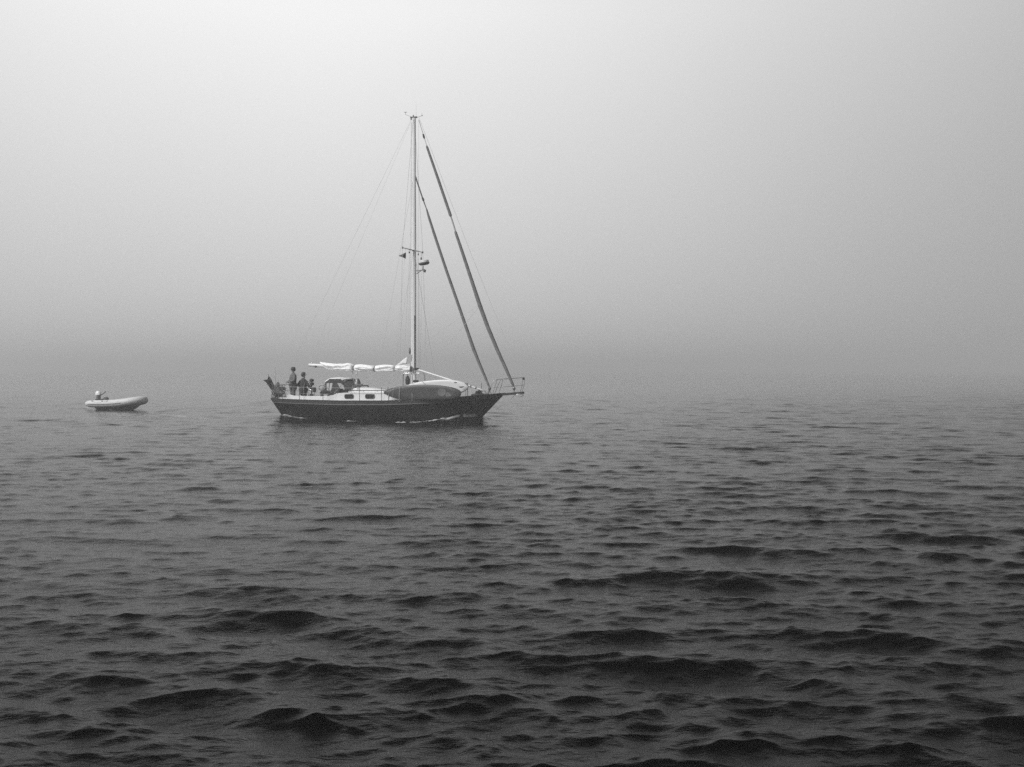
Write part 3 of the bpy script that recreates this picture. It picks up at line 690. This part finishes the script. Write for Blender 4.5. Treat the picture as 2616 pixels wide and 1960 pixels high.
# ---------------------------------------------------------------- bow, stern and rails
def ends():
    # bowsprit
    a = P(1262, 1009.5, 0); b = P(1338, 1003.5, 0)
    rows = []
    for t in (0, .03, .5, .97, 1):
        q = a.lerp(b, t); k = .8 if t in (0, 1) else 1
        rows.append([Vector((q.x, .17*k*(1-.35*t), q.z+.05*k)), Vector((q.x, -.17*k*(1-.35*t), q.z+.05*k)), Vector((q.x, -.15*k*(1-.35*t), q.z-.055*k)), Vector((q.x, .15*k*(1-.35*t), q.z-.055*k))])
    bs = MB().loft(rows).build('bowsprit', M['wood'], boat)
    MB().tube([P(1318, 1008, 0), P(1291, 1030, 0), P(1268, 1046, 0)], .009, 6).build('bobstay', M['wire'], bs)
    an = MB().tube([P(1320, 1008, -.12), P(1336, 1008, -.12), P(1337, 1012, -.12)], .022, 6)
    an.add([P(1337, 1008, -.12), P(1334, 1014, -.25), P(1326, 1016, -.12), P(1334, 1014, .02)], [(0,1,2),(0,2,3),(0,3,1),(1,3,2)])
    an.build('anchor', M['steel'], bs)
    # pulpit
    pl = MB()
    for s in (-1, 1):
        def q(px, py, y): v_ = P(px, py, -y); return Vector((v_.x, s*y, v_.z))
        pl.tube([q(1243, 1008, .55), q(1254, 986, .5), q(1262, 972, .46), q(1270, 969.5, .42), q(1300, 967, .3), q(1334, 965, .16), q(1335, 966, 0)], .014, 6)
        pl.tube([q(1262, 990, .46), q(1300, 987, .3), q(1333, 984.5, .15), q(1334, 984.5, 0)], .011, 6)
        pl.tube([q(1335, 966, .15), q(1334, 985, .15), q(1329, 1002, .14)], .012, 6)
        pl.tube([q(1270, 970, .42), q(1258, 1008, .45)], .012, 6)
    pl = pl.build('pulpit', M['steel'], boat)
    MB().rbox(tuple(P(1337, 967.5, 0)), (.1, .12, .11), .02).build('navigation_light', M['black'], pl)
    # windlass, cleats
    wl = MB(); q = P(1223, 1001, 0)
    wl.rbox((q.x, 0, q.z-.12), (.36, .28, .14), .04).tube([(q.x, -.26, q.z-.02), (q.x, .26, q.z-.02)], .07, 12).tube([(q.x+.02, 0, q.z-.1), (q.x+.02, 0, q.z+.08)], .05, 8); wl.build('windlass', M['black'], boat)
    ar = MB(); q = P(1236, 1006, -.3)
    ar.tube([(q.x+.12*math.cos(R(a)), -.3, q.z-.02+.15*math.sin(R(a))) for a in range(0, 181, 20)], .018, 6); ar.build('chain_guard', M['frame'], boat)
    MB().rbox((P(1226, 1010, 0).x, 0, P(1226, 1009.5, 0).z), (.55, .9, .12), .03).build('anchor_locker', M['wood'], boat)
    # stanchions and lifelines
    stx = [-6.55, -5.3, -3.95, P(919, 1000, -1.6).x, -.9, .75, 2.1, 3.0]
    for s in (-1, 1):
        tops = []
        for x in stx:
            y = s*(wsh(x)-.07); MB().tube([(x, y, zsh(x)-.08), (x, y, zsh(x)+.62)], .014, 6).ell((x, y, zsh(x)+.62), (.018, .018, .015), 6, 4).build('stanchion', M['frame'], boat)
            tops.append((x, y, zsh(x)+.60))
        bow = P(1259, 975, -.46); tops.append((bow.x, s*.47, bow.z))
        MB().tube(tops, .005, 5).build('lifeline', M['wire'], boat)
        MB().tube([(a, b, c-.29) for a, b, c in tops], .004, 5).build('lifeline', M['wire'], boat)
    # pushpit
    z0 = zsh(XS)
    pp = MB()
    for zz, r_ in ((z0+.66, .014), (z0+.36, .011)):
        pts = [(-6.3, -wsh(-6.3)+.07, zz), (-6.75, -.84, zz), (-7.0, -.66, zz), (-7.1, 0, zz), (-7.0, .66, zz), (-6.75, .84, zz), (-6.3, wsh(-6.3)-.07, zz)]
        pp.tube(pts, r_, 6)
    for (x, y) in ((-6.3, -.98), (-6.75, -.84), (-7.0, -.6), (-7.0, .6), (-6.75, .84), (-6.3, .98)): pp.tube([(x, y, z0-.05), (x, y, z0+.66)], .013, 6)
    pp = pp.build('pushpit', M['frame'], boat)
    # self steering gear: frame, vane and struts over the stern
    sg = MB()
    for (a, b) in (((701, 1018), (712, 990)), ((722, 1018), (713, 990)), ((706, 1005), (722, 996)), ((703, 1003), (719, 1008)), ((712, 1018), (712, 980)), ((700, 1010), (702, 990)), ((708, 998), (716, 1016))):
        sg.tube([P(*a, -.45), P(*b, -.25)], .022, 6)
    for (a, b) in (((701, 1018), (712, 990)), ((722, 1018), (713, 990))): sg.tube([P(*a, .3), P(*b, .05)], .022, 6)
    sg.rbox(tuple(P(712, 995, -.2)), (.2, .16, .22), .04).rbox(tuple(P(710, 1010, -.2)), (.26, .2, .2), .04)
    sg = sg.build('self_steering_gear', M['net'], boat)
    va = MB(); pts = [(708, 990), (706, 980), (709, 976), (713, 977), (715, 984), (714, 991)]
    va.prism([(P(x, y, -.2).x, P(x, y, -.2).z) for x, y in pts], 'y', -.21, -.19); va.build('wind_paddle', M['net'], sg)
    # netting bundle lashed to the stern rail: diamond mesh
    nb = MB()
    for i in range(9):
        for d in (-1, 1):
            y0 = -.82+i*.2; pts = []
            for k in range(6):
                yy = y0+d*k*.1
                if abs(yy) > .8: continue
                pts.append((-7.06+.05*abs(yy), yy, z0+.02+k*.12))
            if len(pts) > 1: nb.tube(pts, .013, 5)
    nb.build('rail_netting', M['net'], pp)
    rb = MB()
    for k in range(6): rb.ell(tuple(P(703.5+3.4*k, 1004-4.2*((k*7) % 4), -.3-.08*k)), (.10, .09, .2), 8, 6, Matrix.Rotation(R(20*k), 3, 'Y'))
    rb.build('rail_bags', M['net'], pp)
    # flag on a raked staff
    a = P(703, 1006, .1); b = P(685, 956, .1)
    fs = MB().tube([a, b], [.017, .011], 6).build('flagstaff', M['teak'], boat)
    F_ = MB(); pts = [(686, 961), (689, 964), (693, 968), (696.5, 977), (700, 984), (701, 993), (697, 999), (692, 996), (688, 989), (684, 983), (680, 977), (671.5, 972.3), (676, 970), (683, 970)]
    n = len(pts); cen = P(689, 980, 0)
    f = [P(x, y, .03*math.sin(i*2.1)) for i, (x, y) in enumerate(pts)]
    # folds: concentric rings with wavy depth
    rows = []
    for j in range(7):
        t = j/7; rows.append([f[i].lerp(cen, t)+Vector((0, .09*math.sin(i*1.9+j*.9)*(.3+t), 0)) for i in range(n)])
    F_.grid(rows, True); base = len(F_.v); F_.v.append(tuple(cen)); F_.f += [((6)*n+i, 6*n+(i+1) % n, base) for i in range(n)]
    fo = F_.build('flag', M['flag'], fs)
    sdm = fo.modifiers.new('thickness', 'SOLIDIFY'); sdm.thickness = .015
    # whip aerial on the stern
    MB().tube([P(705, 1000, .5), P(703, 938, .5)], [.008, .003], 5).build('whip_aerial', M['frame'], boat)
    # pennant below the starboard spreader
    pn = MB(); zt = [(1037, 645), (1037, 653), (1036.5, 661), (1028, 657.5), (1018, 653.5), (1027, 650)]
    f = [P(x, y, -1.12+.04*math.sin(i*1.7)) for i, (x, y) in enumerate(zt)]; cen = P(1030, 654, -1.17)
    pn.add(f+[cen], [(i, (i+1) % 6, 6) for i in range(6)])
    pn = pn.build('pennant', M['flag'], boat); sdm = pn.modifiers.new('thickness', 'SOLIDIFY'); sdm.thickness = .012
    # tubular rails either side of the mast
    for s, y in ((-1, .75), (1, .75)):
        def q(px, py): v_ = P(px, py, -y); return Vector((v_.x, s*y, v_.z))
        MB().tube([q(1029, 1003), q(1030, 958), q(1032, 954), q(1051, 954), q(1053.5, 958), q(1054.5, 1001)], .026, 8).build('mast_rail', M['steel'], boat)
ends()

# boards lashed along the starboard rail
def board(name, label, cat, pts, ly, th, m, lean):
    q = [P(x, y, ly) for x, y in pts]; cx = sum(p.x for p in q)/len(q); zb = min(p.z for p in q); cz = sum(p.z for p in q)/len(q)
    wpos = W((cx, ly, zb)); root = empty(name, wpos, -BA)
    tag(root, label, cat)
    # smooth closed outline
    n = len(q); out_ = []
    for i in range(n):
        p0, p1, p2, p3 = (Vector((q[(i+k-1) % n].x-cx, 0, q[(i+k-1) % n].z-zb)) for k in range(4))
        for t in (0, .25, .5, .75):
            out_.append(.5*((2*p1)+(p2-p0)*t+(2*p0-5*p1+4*p2-p3)*t*t+(3*p1-p0-3*p2+p3)*t**3))
    cen = Vector((0, 0, cz-zb)); rows = []
    prof = [(0.0, 0), (.55, .48), (.82, .5), (.95, .36), (1.0, 0), (.95, -.36), (.82, -.5), (.55, -.48), (0.0, 0)]
    prof = [(.02, .5)]+prof[1:8]+[(.02, -.5)]
    for k, h in prof:
        rows.append([Vector((cen.x+(p.x-cen.x)*k, -h*th+lean*((cen.z+(p.z-cen.z)*k)), cen.z+(p.z-cen.z)*k)) for p in out_])
    b = MB(); b.grid(rows, True); m_ = len(out_); b.f.append(tuple(range(m_))); b.f.append(tuple(8*m_+i for i in range(m_)))
    return root, b.build('board_body', m, root), cx, zb
dark = [(979, 1004), (983, 999.5), (993, 994), (1010, 989.5), (1040, 985), (1080, 983), (1120, 984.5), (1150, 989), (1168, 994.5), (1176.5, 1001), (1177.5, 1007), (1175, 1013), (1168, 1017), (1150, 1019.5), (1100, 1021.5), (1040, 1021.5), (1010, 1018), (993, 1012), (983, 1007.5)]
r1, b1, cx, zb = board('paddleboard', 'long dark paddleboard with a pale graphic near its nose, outermost on the rail', 'paddleboard', dark, -1.62, .13, M['board'], .12)
def onboard(root, cx, zb, ly, pts, name, m, th, lean, dep):
    q = [P(x, y, ly) for x, y in pts]; n = len(q)
    f = [Vector((p.x-cx, -dep+lean*(p.z-zb), p.z-zb)) for p in q]; bk = [p+Vector((0, th, 0)) for p in f]
    MB().add(f+bk, [tuple(range(n)), tuple(range(2*n-1, n-1, -1))]+[(i, (i+1) % n, n+(i+1) % n, n+i) for i in range(n)]).build(name, m, root, smooth=False)
circ = lambda cx_, cy_, rx, ry, n=16, wob=0: [(cx_+rx*(1+wob*math.sin(i*2.7))*math.cos(2*math.pi*i/n), cy_+ry*(1+wob*math.sin(i*1.9))*math.sin(2*math.pi*i/n)) for i in range(n)]
onboard(r1, cx, zb, -1.62, circ(1129, 1002.5, 10.5, 9.5, 16, .05), 'graphic', M['patch'], .01, .12, .068)
onboard(r1, cx, zb, -1.62, circ(1146, 1008, 7, 6.5, 12, .2), 'graphic', M['patch'], .01, .12, .067)
onboard(r1, cx, zb, -1.62, [(1148, 1004), (1156, 1001), (1165, 1003), (1158, 1006), (1162, 1011), (1154, 1009)], 'emblem', M['black'], .01, .12, .072)
onboard(r1, cx, zb, -1.62, [(1135, 993), (1140, 991), (1144, 993), (1139, 996)], 'emblem', M['black'], .01, .12, .070)
wht = [(1032, 988), (1042, 983.5), (1060, 978), (1085, 973.5), (1120, 970.5), (1145, 970.2), (1165, 972.2), (1182, 976.5), (1192, 983), (1196.5, 989), (1192, 996), (1183, 1001), (1165, 1005), (1120, 1007), (1070, 1003), (1040, 996)]
r2, b2, cx2, zb2 = board('paddleboard', 'white paddleboard standing behind the long dark one on the foredeck', 'paddleboard', wht, -1.40, .13, M['wboard'], .10)
onboard(r2, cx2, zb2, -1.40, circ(1164, 977.5, 4, 1.6, 10), 'deck_plug', M['frame'], .01, .10, .068)
onboard(r2, cx2, zb2, -1.40, [(1172, 988), (1186, 987), (1184, 989.5), (1178, 991.5)], 'fin_box', M['black'], .01, .10, .070)
qq = [P(x, y, -1.40) for x, y in [(1188, 979), (1194, 983), (1196.5, 988), (1193, 995), (1185, 1000), (1178, 1003)]]
MB().tube([(p.x-cx2+.012, -.05+.1*(p.z-zb2), p.z-zb2) for p in qq], .02, 6).build('edge_bumper', M['strap'], r2)
qq = [P(x, y, -1.40) for x, y in [(1078, 974), (1084, 979), (1092, 986)]]
MB().tube([(p.x-cx2, -.075+.1*(p.z-zb2), p.z-zb2) for p in qq], .008, 6).build('lashing', M['strap'], r2)

# dark oval bag hung inside the mast rail
q = P(1041, 971.5, -.62)
bag = empty('bag', W((q.x, q.y, P(1041, 983, -.62).z)), -BA); tag(bag, 'dark oval bag hung inside the tubular rail beside the mast', 'bag')
z0 = P(1041, 983, -.62).z; hh = P(1041, 960, -.62).z-z0
MB().loft([[Vector((.11*k*math.cos(a)+.01, .09*k*math.sin(a), hh*t)) for a in [2*math.pi*i/14 for i in range(14)]] for t, k in ((0, .55), (.06, .82), (.3, 1.0), (.6, .98), (.8, .75), (.93, .45), (1, .25))]).build('bag_body', M['canvas'], bag)
MB().tube([(0, 0, hh-.01), (.02, 0, hh+.1)], .012, 6).build('bag_strap', M['strap'], bag)
# pale cushion beside the dodger
q = P(825, 991, -.55)
cu = empty('cushion', W((q.x, q.y, q.z-.15)), -BA); tag(cu, 'pale rounded cushion in the cockpit aft of the dodger', 'cushion')
MB().ell((0, 0, .15), (.2, .12, .17), 14, 10, Matrix.Rotation(R(25), 3, 'Y')).build('cushion_pad', M['cushion'], cu)
MB().tube([(.17*math.cos(R(a)), -.09, .15+.13*math.sin(R(a))) for a in range(0, 360, 24)], .012, 6, closed=True).build('cushion_piping', M['strap'], cu)

# ---------------------------------------------------------------- people
def skin_obj(name, J, E, m, parent, sub=2, root='pelvis'):
    names = list(J); idx = {n_: i for i, n_ in enumerate(names)}
    me = bpy.data.meshes.new(name); me.from_pydata([J[n_][0] for n_ in names], [(idx[a], idx[b]) for a, b in E], [])
    o = bpy.data.objects.new(name, me); col.objects.link(o)
    o.modifiers.new('skin', 'SKIN'); sm_ = o.modifiers.new('sub', 'SUBSURF'); sm_.levels = sub; sm_.render_levels = sub
    sk = me.skin_vertices[0].data
    for i, n_ in enumerate(names):
        r_ = J[n_][1]; sk[i].radius = r_ if isinstance(r_, tuple) else (r_, r_); sk[i].use_root = (n_ == root)
    bpy.context.view_layer.update()
    ev = o.evaluated_get(bpy.context.evaluated_depsgraph_get()); nm = bpy.data.meshes.new_from_object(ev)
    nm.name = name; nm.materials.clear(); nm.materials.append(m); nm.shade_smooth()
    o2 = bpy.data.objects.new(name, nm); bpy.data.objects.remove(o); col.objects.link(o2); o2.parent = parent
    return o2
def person(label, world, rz, H, arms, top, bottom, hatkind, group=None, legspread=.1):
    root = empty('person', world, rz); tag(root, label, 'person', group)
    k = H/1.75
    J = {}; E = []
    def j(n_, p, r_, link=None):
        J[n_] = (tuple(c*k for c in p), tuple(c*k for c in r_) if isinstance(r_, tuple) else r_*k)
        if link: E.append((link, n_))
    # facing +x
    j('pelvis', (0, 0, .95), (.13, .15)); j('waist', (0, 0, 1.08), (.105, .135), 'pelvis'); j('chest', (.01, 0, 1.27), (.115, .165), 'waist')
    j('upper', (0, 0, 1.40), (.09, .13), 'chest'); j('neck', (.005, 0, 1.49), .055, 'upper'); j('jaw', (.02, 0, 1.56), (.062, .06), 'neck')
    j('skull', (.01, 0, 1.655), (.098, .078), 'jaw'); j('crown', (0, 0, 1.715), (.06, .055), 'skull'); j('nose', (.115, 0, 1.63), .012, 'skull')
    hands = {}
    for s, nm in ((1, 'l'), (-1, 'r')):
        j('hip'+nm, (0, s*.09, .90), .085, 'pelvis'); j('knee'+nm, (.03, s*(legspread+.02), .50), .058, 'hip'+nm); j('calf'+nm, (0, s*(legspread+.02), .34), .055, 'knee'+nm)
        j('ankle'+nm, (-.01, s*(legspread+.03), .09), .038, 'calf'+nm); j('toe'+nm, (.14, s*(legspread+.05), .04), .036, 'ankle'+nm)
        el_, wr, hd = arms[nm]
        j('sh'+nm, (0, s*.175, 1.41), .06, 'upper'); j('el'+nm, el_, .043, 'sh'+nm); j('wr'+nm, wr, .028, 'el'+nm)
        w_ = Vector(wr); h_ = Vector(hd); d = (h_-w_).normalized(); sd_ = d.cross(Vector((0, 0, 1)))
        if sd_.length < .2: sd_ = Vector((0, 1, 0))
        sd_.normalize(); up = sd_.cross(d)
        j('palm'+nm, tuple(w_+d*.06), (.034, .02), 'wr'+nm)
        for f in range(4):
            b0 = w_+d*.095+sd_*(.022*(f-1.5)); ln = (.07, .08, .075, .06)[f]
            j('f%d%sa' % (f, nm), tuple(b0), .010, 'palm'+nm); j('f%d%sb' % (f, nm), tuple(b0+d*ln*.5-up*.012), .009, 'f%d%sa' % (f, nm)); j('f%d%sc' % (f, nm), tuple(b0+d*ln*.8-up*.035), .008, 'f%d%sb' % (f, nm))
        j('th'+nm, tuple(w_+d*.05+sd_*.035), .011, 'palm'+nm); j('tt'+nm, tuple(w_+d*.09+sd_*.055-up*.01), .009, 'th'+nm)
    body = skin_obj('body', J, E, M['skin'], root)
    def sub(keys, links, grow, m, name, first, over={}):
        jj = {q: (J[q][0], tuple(c+grow*k for c in J[q][1]) if isinstance(J[q][1], tuple) else J[q][1]+grow*k) for q in keys}
        for q, (p, r_) in over.items(): jj[q] = (tuple(c*k for c in p), tuple(c*k for c in r_) if isinstance(r_, tuple) else r_*k)
        return skin_obj(name, jj, links, m, root, 2, first)
    tm = MB(); rows = []
    for z, rx, ry, dx in ((.83, .165, .20, 0), (.90, .17, .205, 0), (1.02, .15, .185, 0), (1.14, .15, .19, 0), (1.27, .16, .21, .01), (1.37, .145, .215, 0), (1.43, .12, .19, 0), (1.475, .09, .12, 0), (1.51, .07, .075, 0), (1.525, .06, .062, 0)):
        rows.append([Vector(((dx+rx*math.cos(a)*(1+.05*math.sin(5*a+z*9)))*k, ry*math.sin(a)*(1+.04*math.sin(4*a+z*13))*k, z*k)) for a in [2*math.pi*i/18 for i in range(18)]])
    tm.loft(rows)
    for s_, nm in ((1, 'l'), (-1, 'r')):
        sh = Vector((0, s_*.165, 1.40))*k; el_ = Vector(arms[nm][0])*k; wr = Vector(arms[nm][1])*k
        ev_ = el_.lerp(sh, .12); ew = el_.lerp(wr, .12)
        tm.tube([sh.lerp(el_, -.05), sh.lerp(el_, .25), sh.lerp(el_, .6), ev_, el_.lerp((ev_+ew)/2, .4), ew, el_.lerp(wr, .5), el_.lerp(wr, .9)], [c*k for c in (.07, .085, .075, .066, .064, .062, .056, .048)], 12)
        tm.ell(tuple(sh+Vector((0, -s_*.01, -.005))), (.085*k, .075*k, .07*k))
    tm.build('jacket' if top == 'jacket' else 'shirt', M[top], root)
    sub(['pelvis', 'hipl', 'hipr', 'kneel', 'kneer', 'calfl', 'calfr'],
        [('pelvis', 'hipl'), ('pelvis', 'hipr'), ('hipl', 'kneel'), ('hipr', 'kneer'), ('kneel', 'calfl'), ('kneer', 'calfr'), ('calfl', 'cul'), ('calfr', 'cur')],
        .02, M[bottom], 'trousers', 'pelvis', {'cul': ((-.01, legspread+.03, .12), .062), 'cur': ((-.01, -legspread-.03, .12), .062)})
    for s in (1, -1): MB().ell((.05*k, s*(legspread+.045)*k, .045*k), (.14*k, .055*k, .05*k), 12, 8).build('shoe', M['black'], root)
    MB().ell((.095*k, .03*k, 1.665*k), (.012, .014, .009), 8, 6).ell((.095*k, -.03*k, 1.665*k), (.012, .014, .009), 8, 6).build('eyes', M['black'], root)
    MB().ell((.0, .085*k, 1.64*k), (.02, .012, .032), 8, 6).ell((0, -.085*k, 1.64*k), (.02, .012, .032), 8, 6).build('ears', M['skin'], root)
    MB().ell((-.02*k, 0, 1.665*k), (.1*k, .088*k, .09*k), 14, 10).build('hair', M['hair'], root)
    h = MB()
    prof = [(.108, 1.69), (.106, 1.74), (.085, 1.785), (.04, 1.80), (.005, 1.80)]
    if hatkind == 'brim': prof = [(.145, 1.676), (.14, 1.688), (.112, 1.70)]+prof[1:]
    h.loft([[Vector((r_*k*math.cos(a), .88*r_*k*math.sin(a), z*k)) for a in [2*math.pi*i/16 for i in range(16)]] for r_, z in prof])
    if hatkind == 'cap': h.prism([(.06*k, -.07*k), (.15*k, -.06*k), (.185*k, 0), (.15*k, .06*k), (.06*k, .07*k)], 'z', 1.69*k, 1.705*k)
    h.build('hat', M['hat'], root)
    return root
p1 = P(749, 1000, -.15); p2 = P(775, 1000, -.1)
person('standing person in brimmed hat and mottled shirt, looking back towards the dinghy', W((p1.x, p1.y, .66)), R(212), 1.78,
       {'l': ((.06, .27, 1.16), (.26, .12, 1.10), (.33, .05, 1.12)), 'r': ((.02, -.27, 1.15), (.24, -.12, 1.08), (.31, -.04, 1.06))}, 'shirt', 'pants', 'brim')
person('person in dark jacket and cap standing with one hand on the wheel', W((p2.x, p2.y, .42)), R(32), 1.77,
       {'r': ((.16, -.32, 1.12), (.36, -.34, .98), (.44, -.34, .95)), 'l': ((-.10, .42, 1.20), (.02, .26, 1.04), (.07, .20, .99))}, 'jacket', 'dpants', 'cap')

# ---------------------------------------------------------------- inflatable dinghy under tow
DG = empty('dinghy', (-DGX, DGY, 0), -DGA); tag(DG, 'pale grey inflatable dinghy with outboard, towed behind the sailboat', 'dinghy')
def dinghy():
    path = []; rad = []
    side_ = [(-1.85, .66, .36, .05), (-1.78, .66, .36, .13), (-1.55, .67, .36, .20), (-1.2, .68, .36, .215), (-.5, .68, .37, .215), (.2, .68, .40, .215), (.7, .66, .45, .22), (1.1, .58, .50, .225), (1.42, .42, .55, .225), (1.6, .22, .575, .225)]
    for x, y, z, r_ in side_: path.append((x, -y, z)); rad.append(r_)
    path.append((1.66, 0, .58)); rad.append(.225)
    for x, y, z, r_ in reversed(side_): path.append((x, y, z)); rad.append(r_)
    # resample smooth
    pv = [Vector(p) for p in path]; P2 = []; R2 = []
    for i in range(len(pv)-1):
        p0 = pv[max(i-1, 0)]; p1_ = pv[i]; p2_ = pv[i+1]; p3 = pv[min(i+2, len(pv)-1)]
        for t in (0, .33, .66):
            P2.append(.5*((2*p1_)+(p2_-p0)*t+(2*p0-5*p1_+4*p2_-p3)*t*t+(3*p1_-p0-3*p2_+p3)*t**3)); R2.append(rad[i]*(1-t)+rad[i+1]*t)
    P2.append(pv[-1]); R2.append(rad[-1])
    tb = MB().tube(P2, R2, 18).build('inflatable_tube', M['tube'], DG)
    # rubbing strip on the outer side
    for s in (-1, 1):
        MB().tube([(x, s*(y+r_*.97) if x < 1.0 else s*(y+r_*.85), z-.03) for x, y, z, r_ in side_[2:8]], .02, 6).build('rubbing_strip', M['tpatch'], tb)
        for x in (-1.25, -.55, -.2): MB().rbox((x, s*.83, .52), (.13, .05, .05), .02).build('grab_handle', M['tpatch'], tb)
        MB().tube([(-1.2, s*.86, .49), (-.9, s*.875, .45), (-.55, s*.87, .49), (-.2, s*.87, .49), (.2, s*.88, .47), (.6, s*.86, .53)], .012, 6).build('grab_line', M['rope'], tb)
    # rigid v hull
    rows = []
    for x, hw, zk, zt in ((-1.3, .62, -.10, .25), (-.6, .62, -.12, .25), (.2, .60, -.12, .28), (.8, .52, -.05, .34), (1.2, .38, .08, .42), (1.5, .18, .28, .5), (1.68, .02, .5, .56)):
        rows.append([Vector((x, -hw, zt)), Vector((x, -hw*.85, zt-(zt-zk)*.45)), Vector((x, 0, zk)), Vector((x, hw*.85, zt-(zt-zk)*.45)), Vector((x, hw, zt))])
    MB().loft(rows).build('rigid_hull', M['tubehull'], DG)
    MB().rbox((-1.3, 0, .42), (.06, 1.0, .42), .02).build('transom', M['tubehull'], DG)
    MB().rbox((-.2, 0, .52), (.26, 1.1, .05), .02).build('seat', M['tpatch'], DG)
    ob = MB().rbox((-1.42, -.05, .70), (.26, .22, .34), .07).tube([(-1.44, -.05, .6), (-1.5, -.05, .1), (-1.55, -.05, -.35)], [.09, .06, .05], 10).rbox((-1.36, -.05, .55), (.12, .2, .16), .03)
    ob = ob.build('outboard_motor', M['leg'], DG)
    MB().loft([[Vector((-1.42+.0+(.19*k)*math.cos(a)-.03*t, -.05+.135*k*math.sin(a), .86+.24*t)) for a in [2*math.pi*i/14 for i in range(14)]] for t, k in ((0, 1), (.25, 1.03), (.6, .95), (.85, .72), (1, .35))]).build('cowling', M['cowl'], ob)
    MB().tube([(-1.3, -.05, .82), (-1.0, -.07, .98), (-.88, -.08, 1.06)], [.03, .024, .03], 8).build('tiller', M['black'], ob)
    MB().rbox((-1.0, .1, .62), (.3, .26, .24), .06).build('fuel_tank', M['leg'], DG)
    MB().tube([(1.87, 0, .55), (1.92, 0, .50)], .03, 8).build('tow_ring', M['steel'], DG)
dinghy()
# tow rope
def dg(p): c, s = math.cos(-DGA), math.sin(-DGA); return Vector((-DGX+p[0]*c-p[1]*s, DGY+p[0]*s+p[1]*c, p[2]))
a = dg((1.92, 0, .5)); b = W((-7.0, .45, .98)); pts = []
for i in range(25):
    t = i/24; q = a.lerp(b, t); q.z -= 1.9*t*(1-t)*1.2*(1-.35*t); q.z = max(q.z, .02) if .05 < t < .9 else q.z; pts.append(q)
tr = MB().tube([p-a for p in pts], .006, 6).build('tow_rope', M['strap']); tr.location = a
tag(tr, 'thin slack rope from the stern of the sailboat to the bow of the dinghy', 'rope')

# ---------------------------------------------------------------- haze
hz = MB().box((0, 0, 0), (1, 1, 1)).v
me = bpy.data.meshes.new('haze'); b = MB().box((0, 0, 6.7), (5200, 5200, 17.4)); me.from_pydata(b.v, [], b.f)
import bmesh
bm = bmesh.new(); bm.from_mesh(me); bmesh.ops.recalc_face_normals(bm, faces=bm.faces); bm.to_mesh(me); bm.free()
ho = bpy.data.objects.new('haze', me); col.objects.link(ho)
tag(ho, 'pale fog lying over the whole sea', kind='stuff')
hm = bpy.data.materials.new('haze'); hm.use_nodes = True; n = hm.node_tree.nodes; l = hm.node_tree.links
n.remove(n['Principled BSDF']); pv = n.new('ShaderNodeVolumePrincipled')
pv.inputs['Color'].default_value = grey(.97); pv.inputs['Density'].default_value = .0024; pv.inputs['Anisotropy'].default_value = .15
l.new(pv.outputs[0], n['Material Output'].inputs['Volume']); me.materials.append(hm)
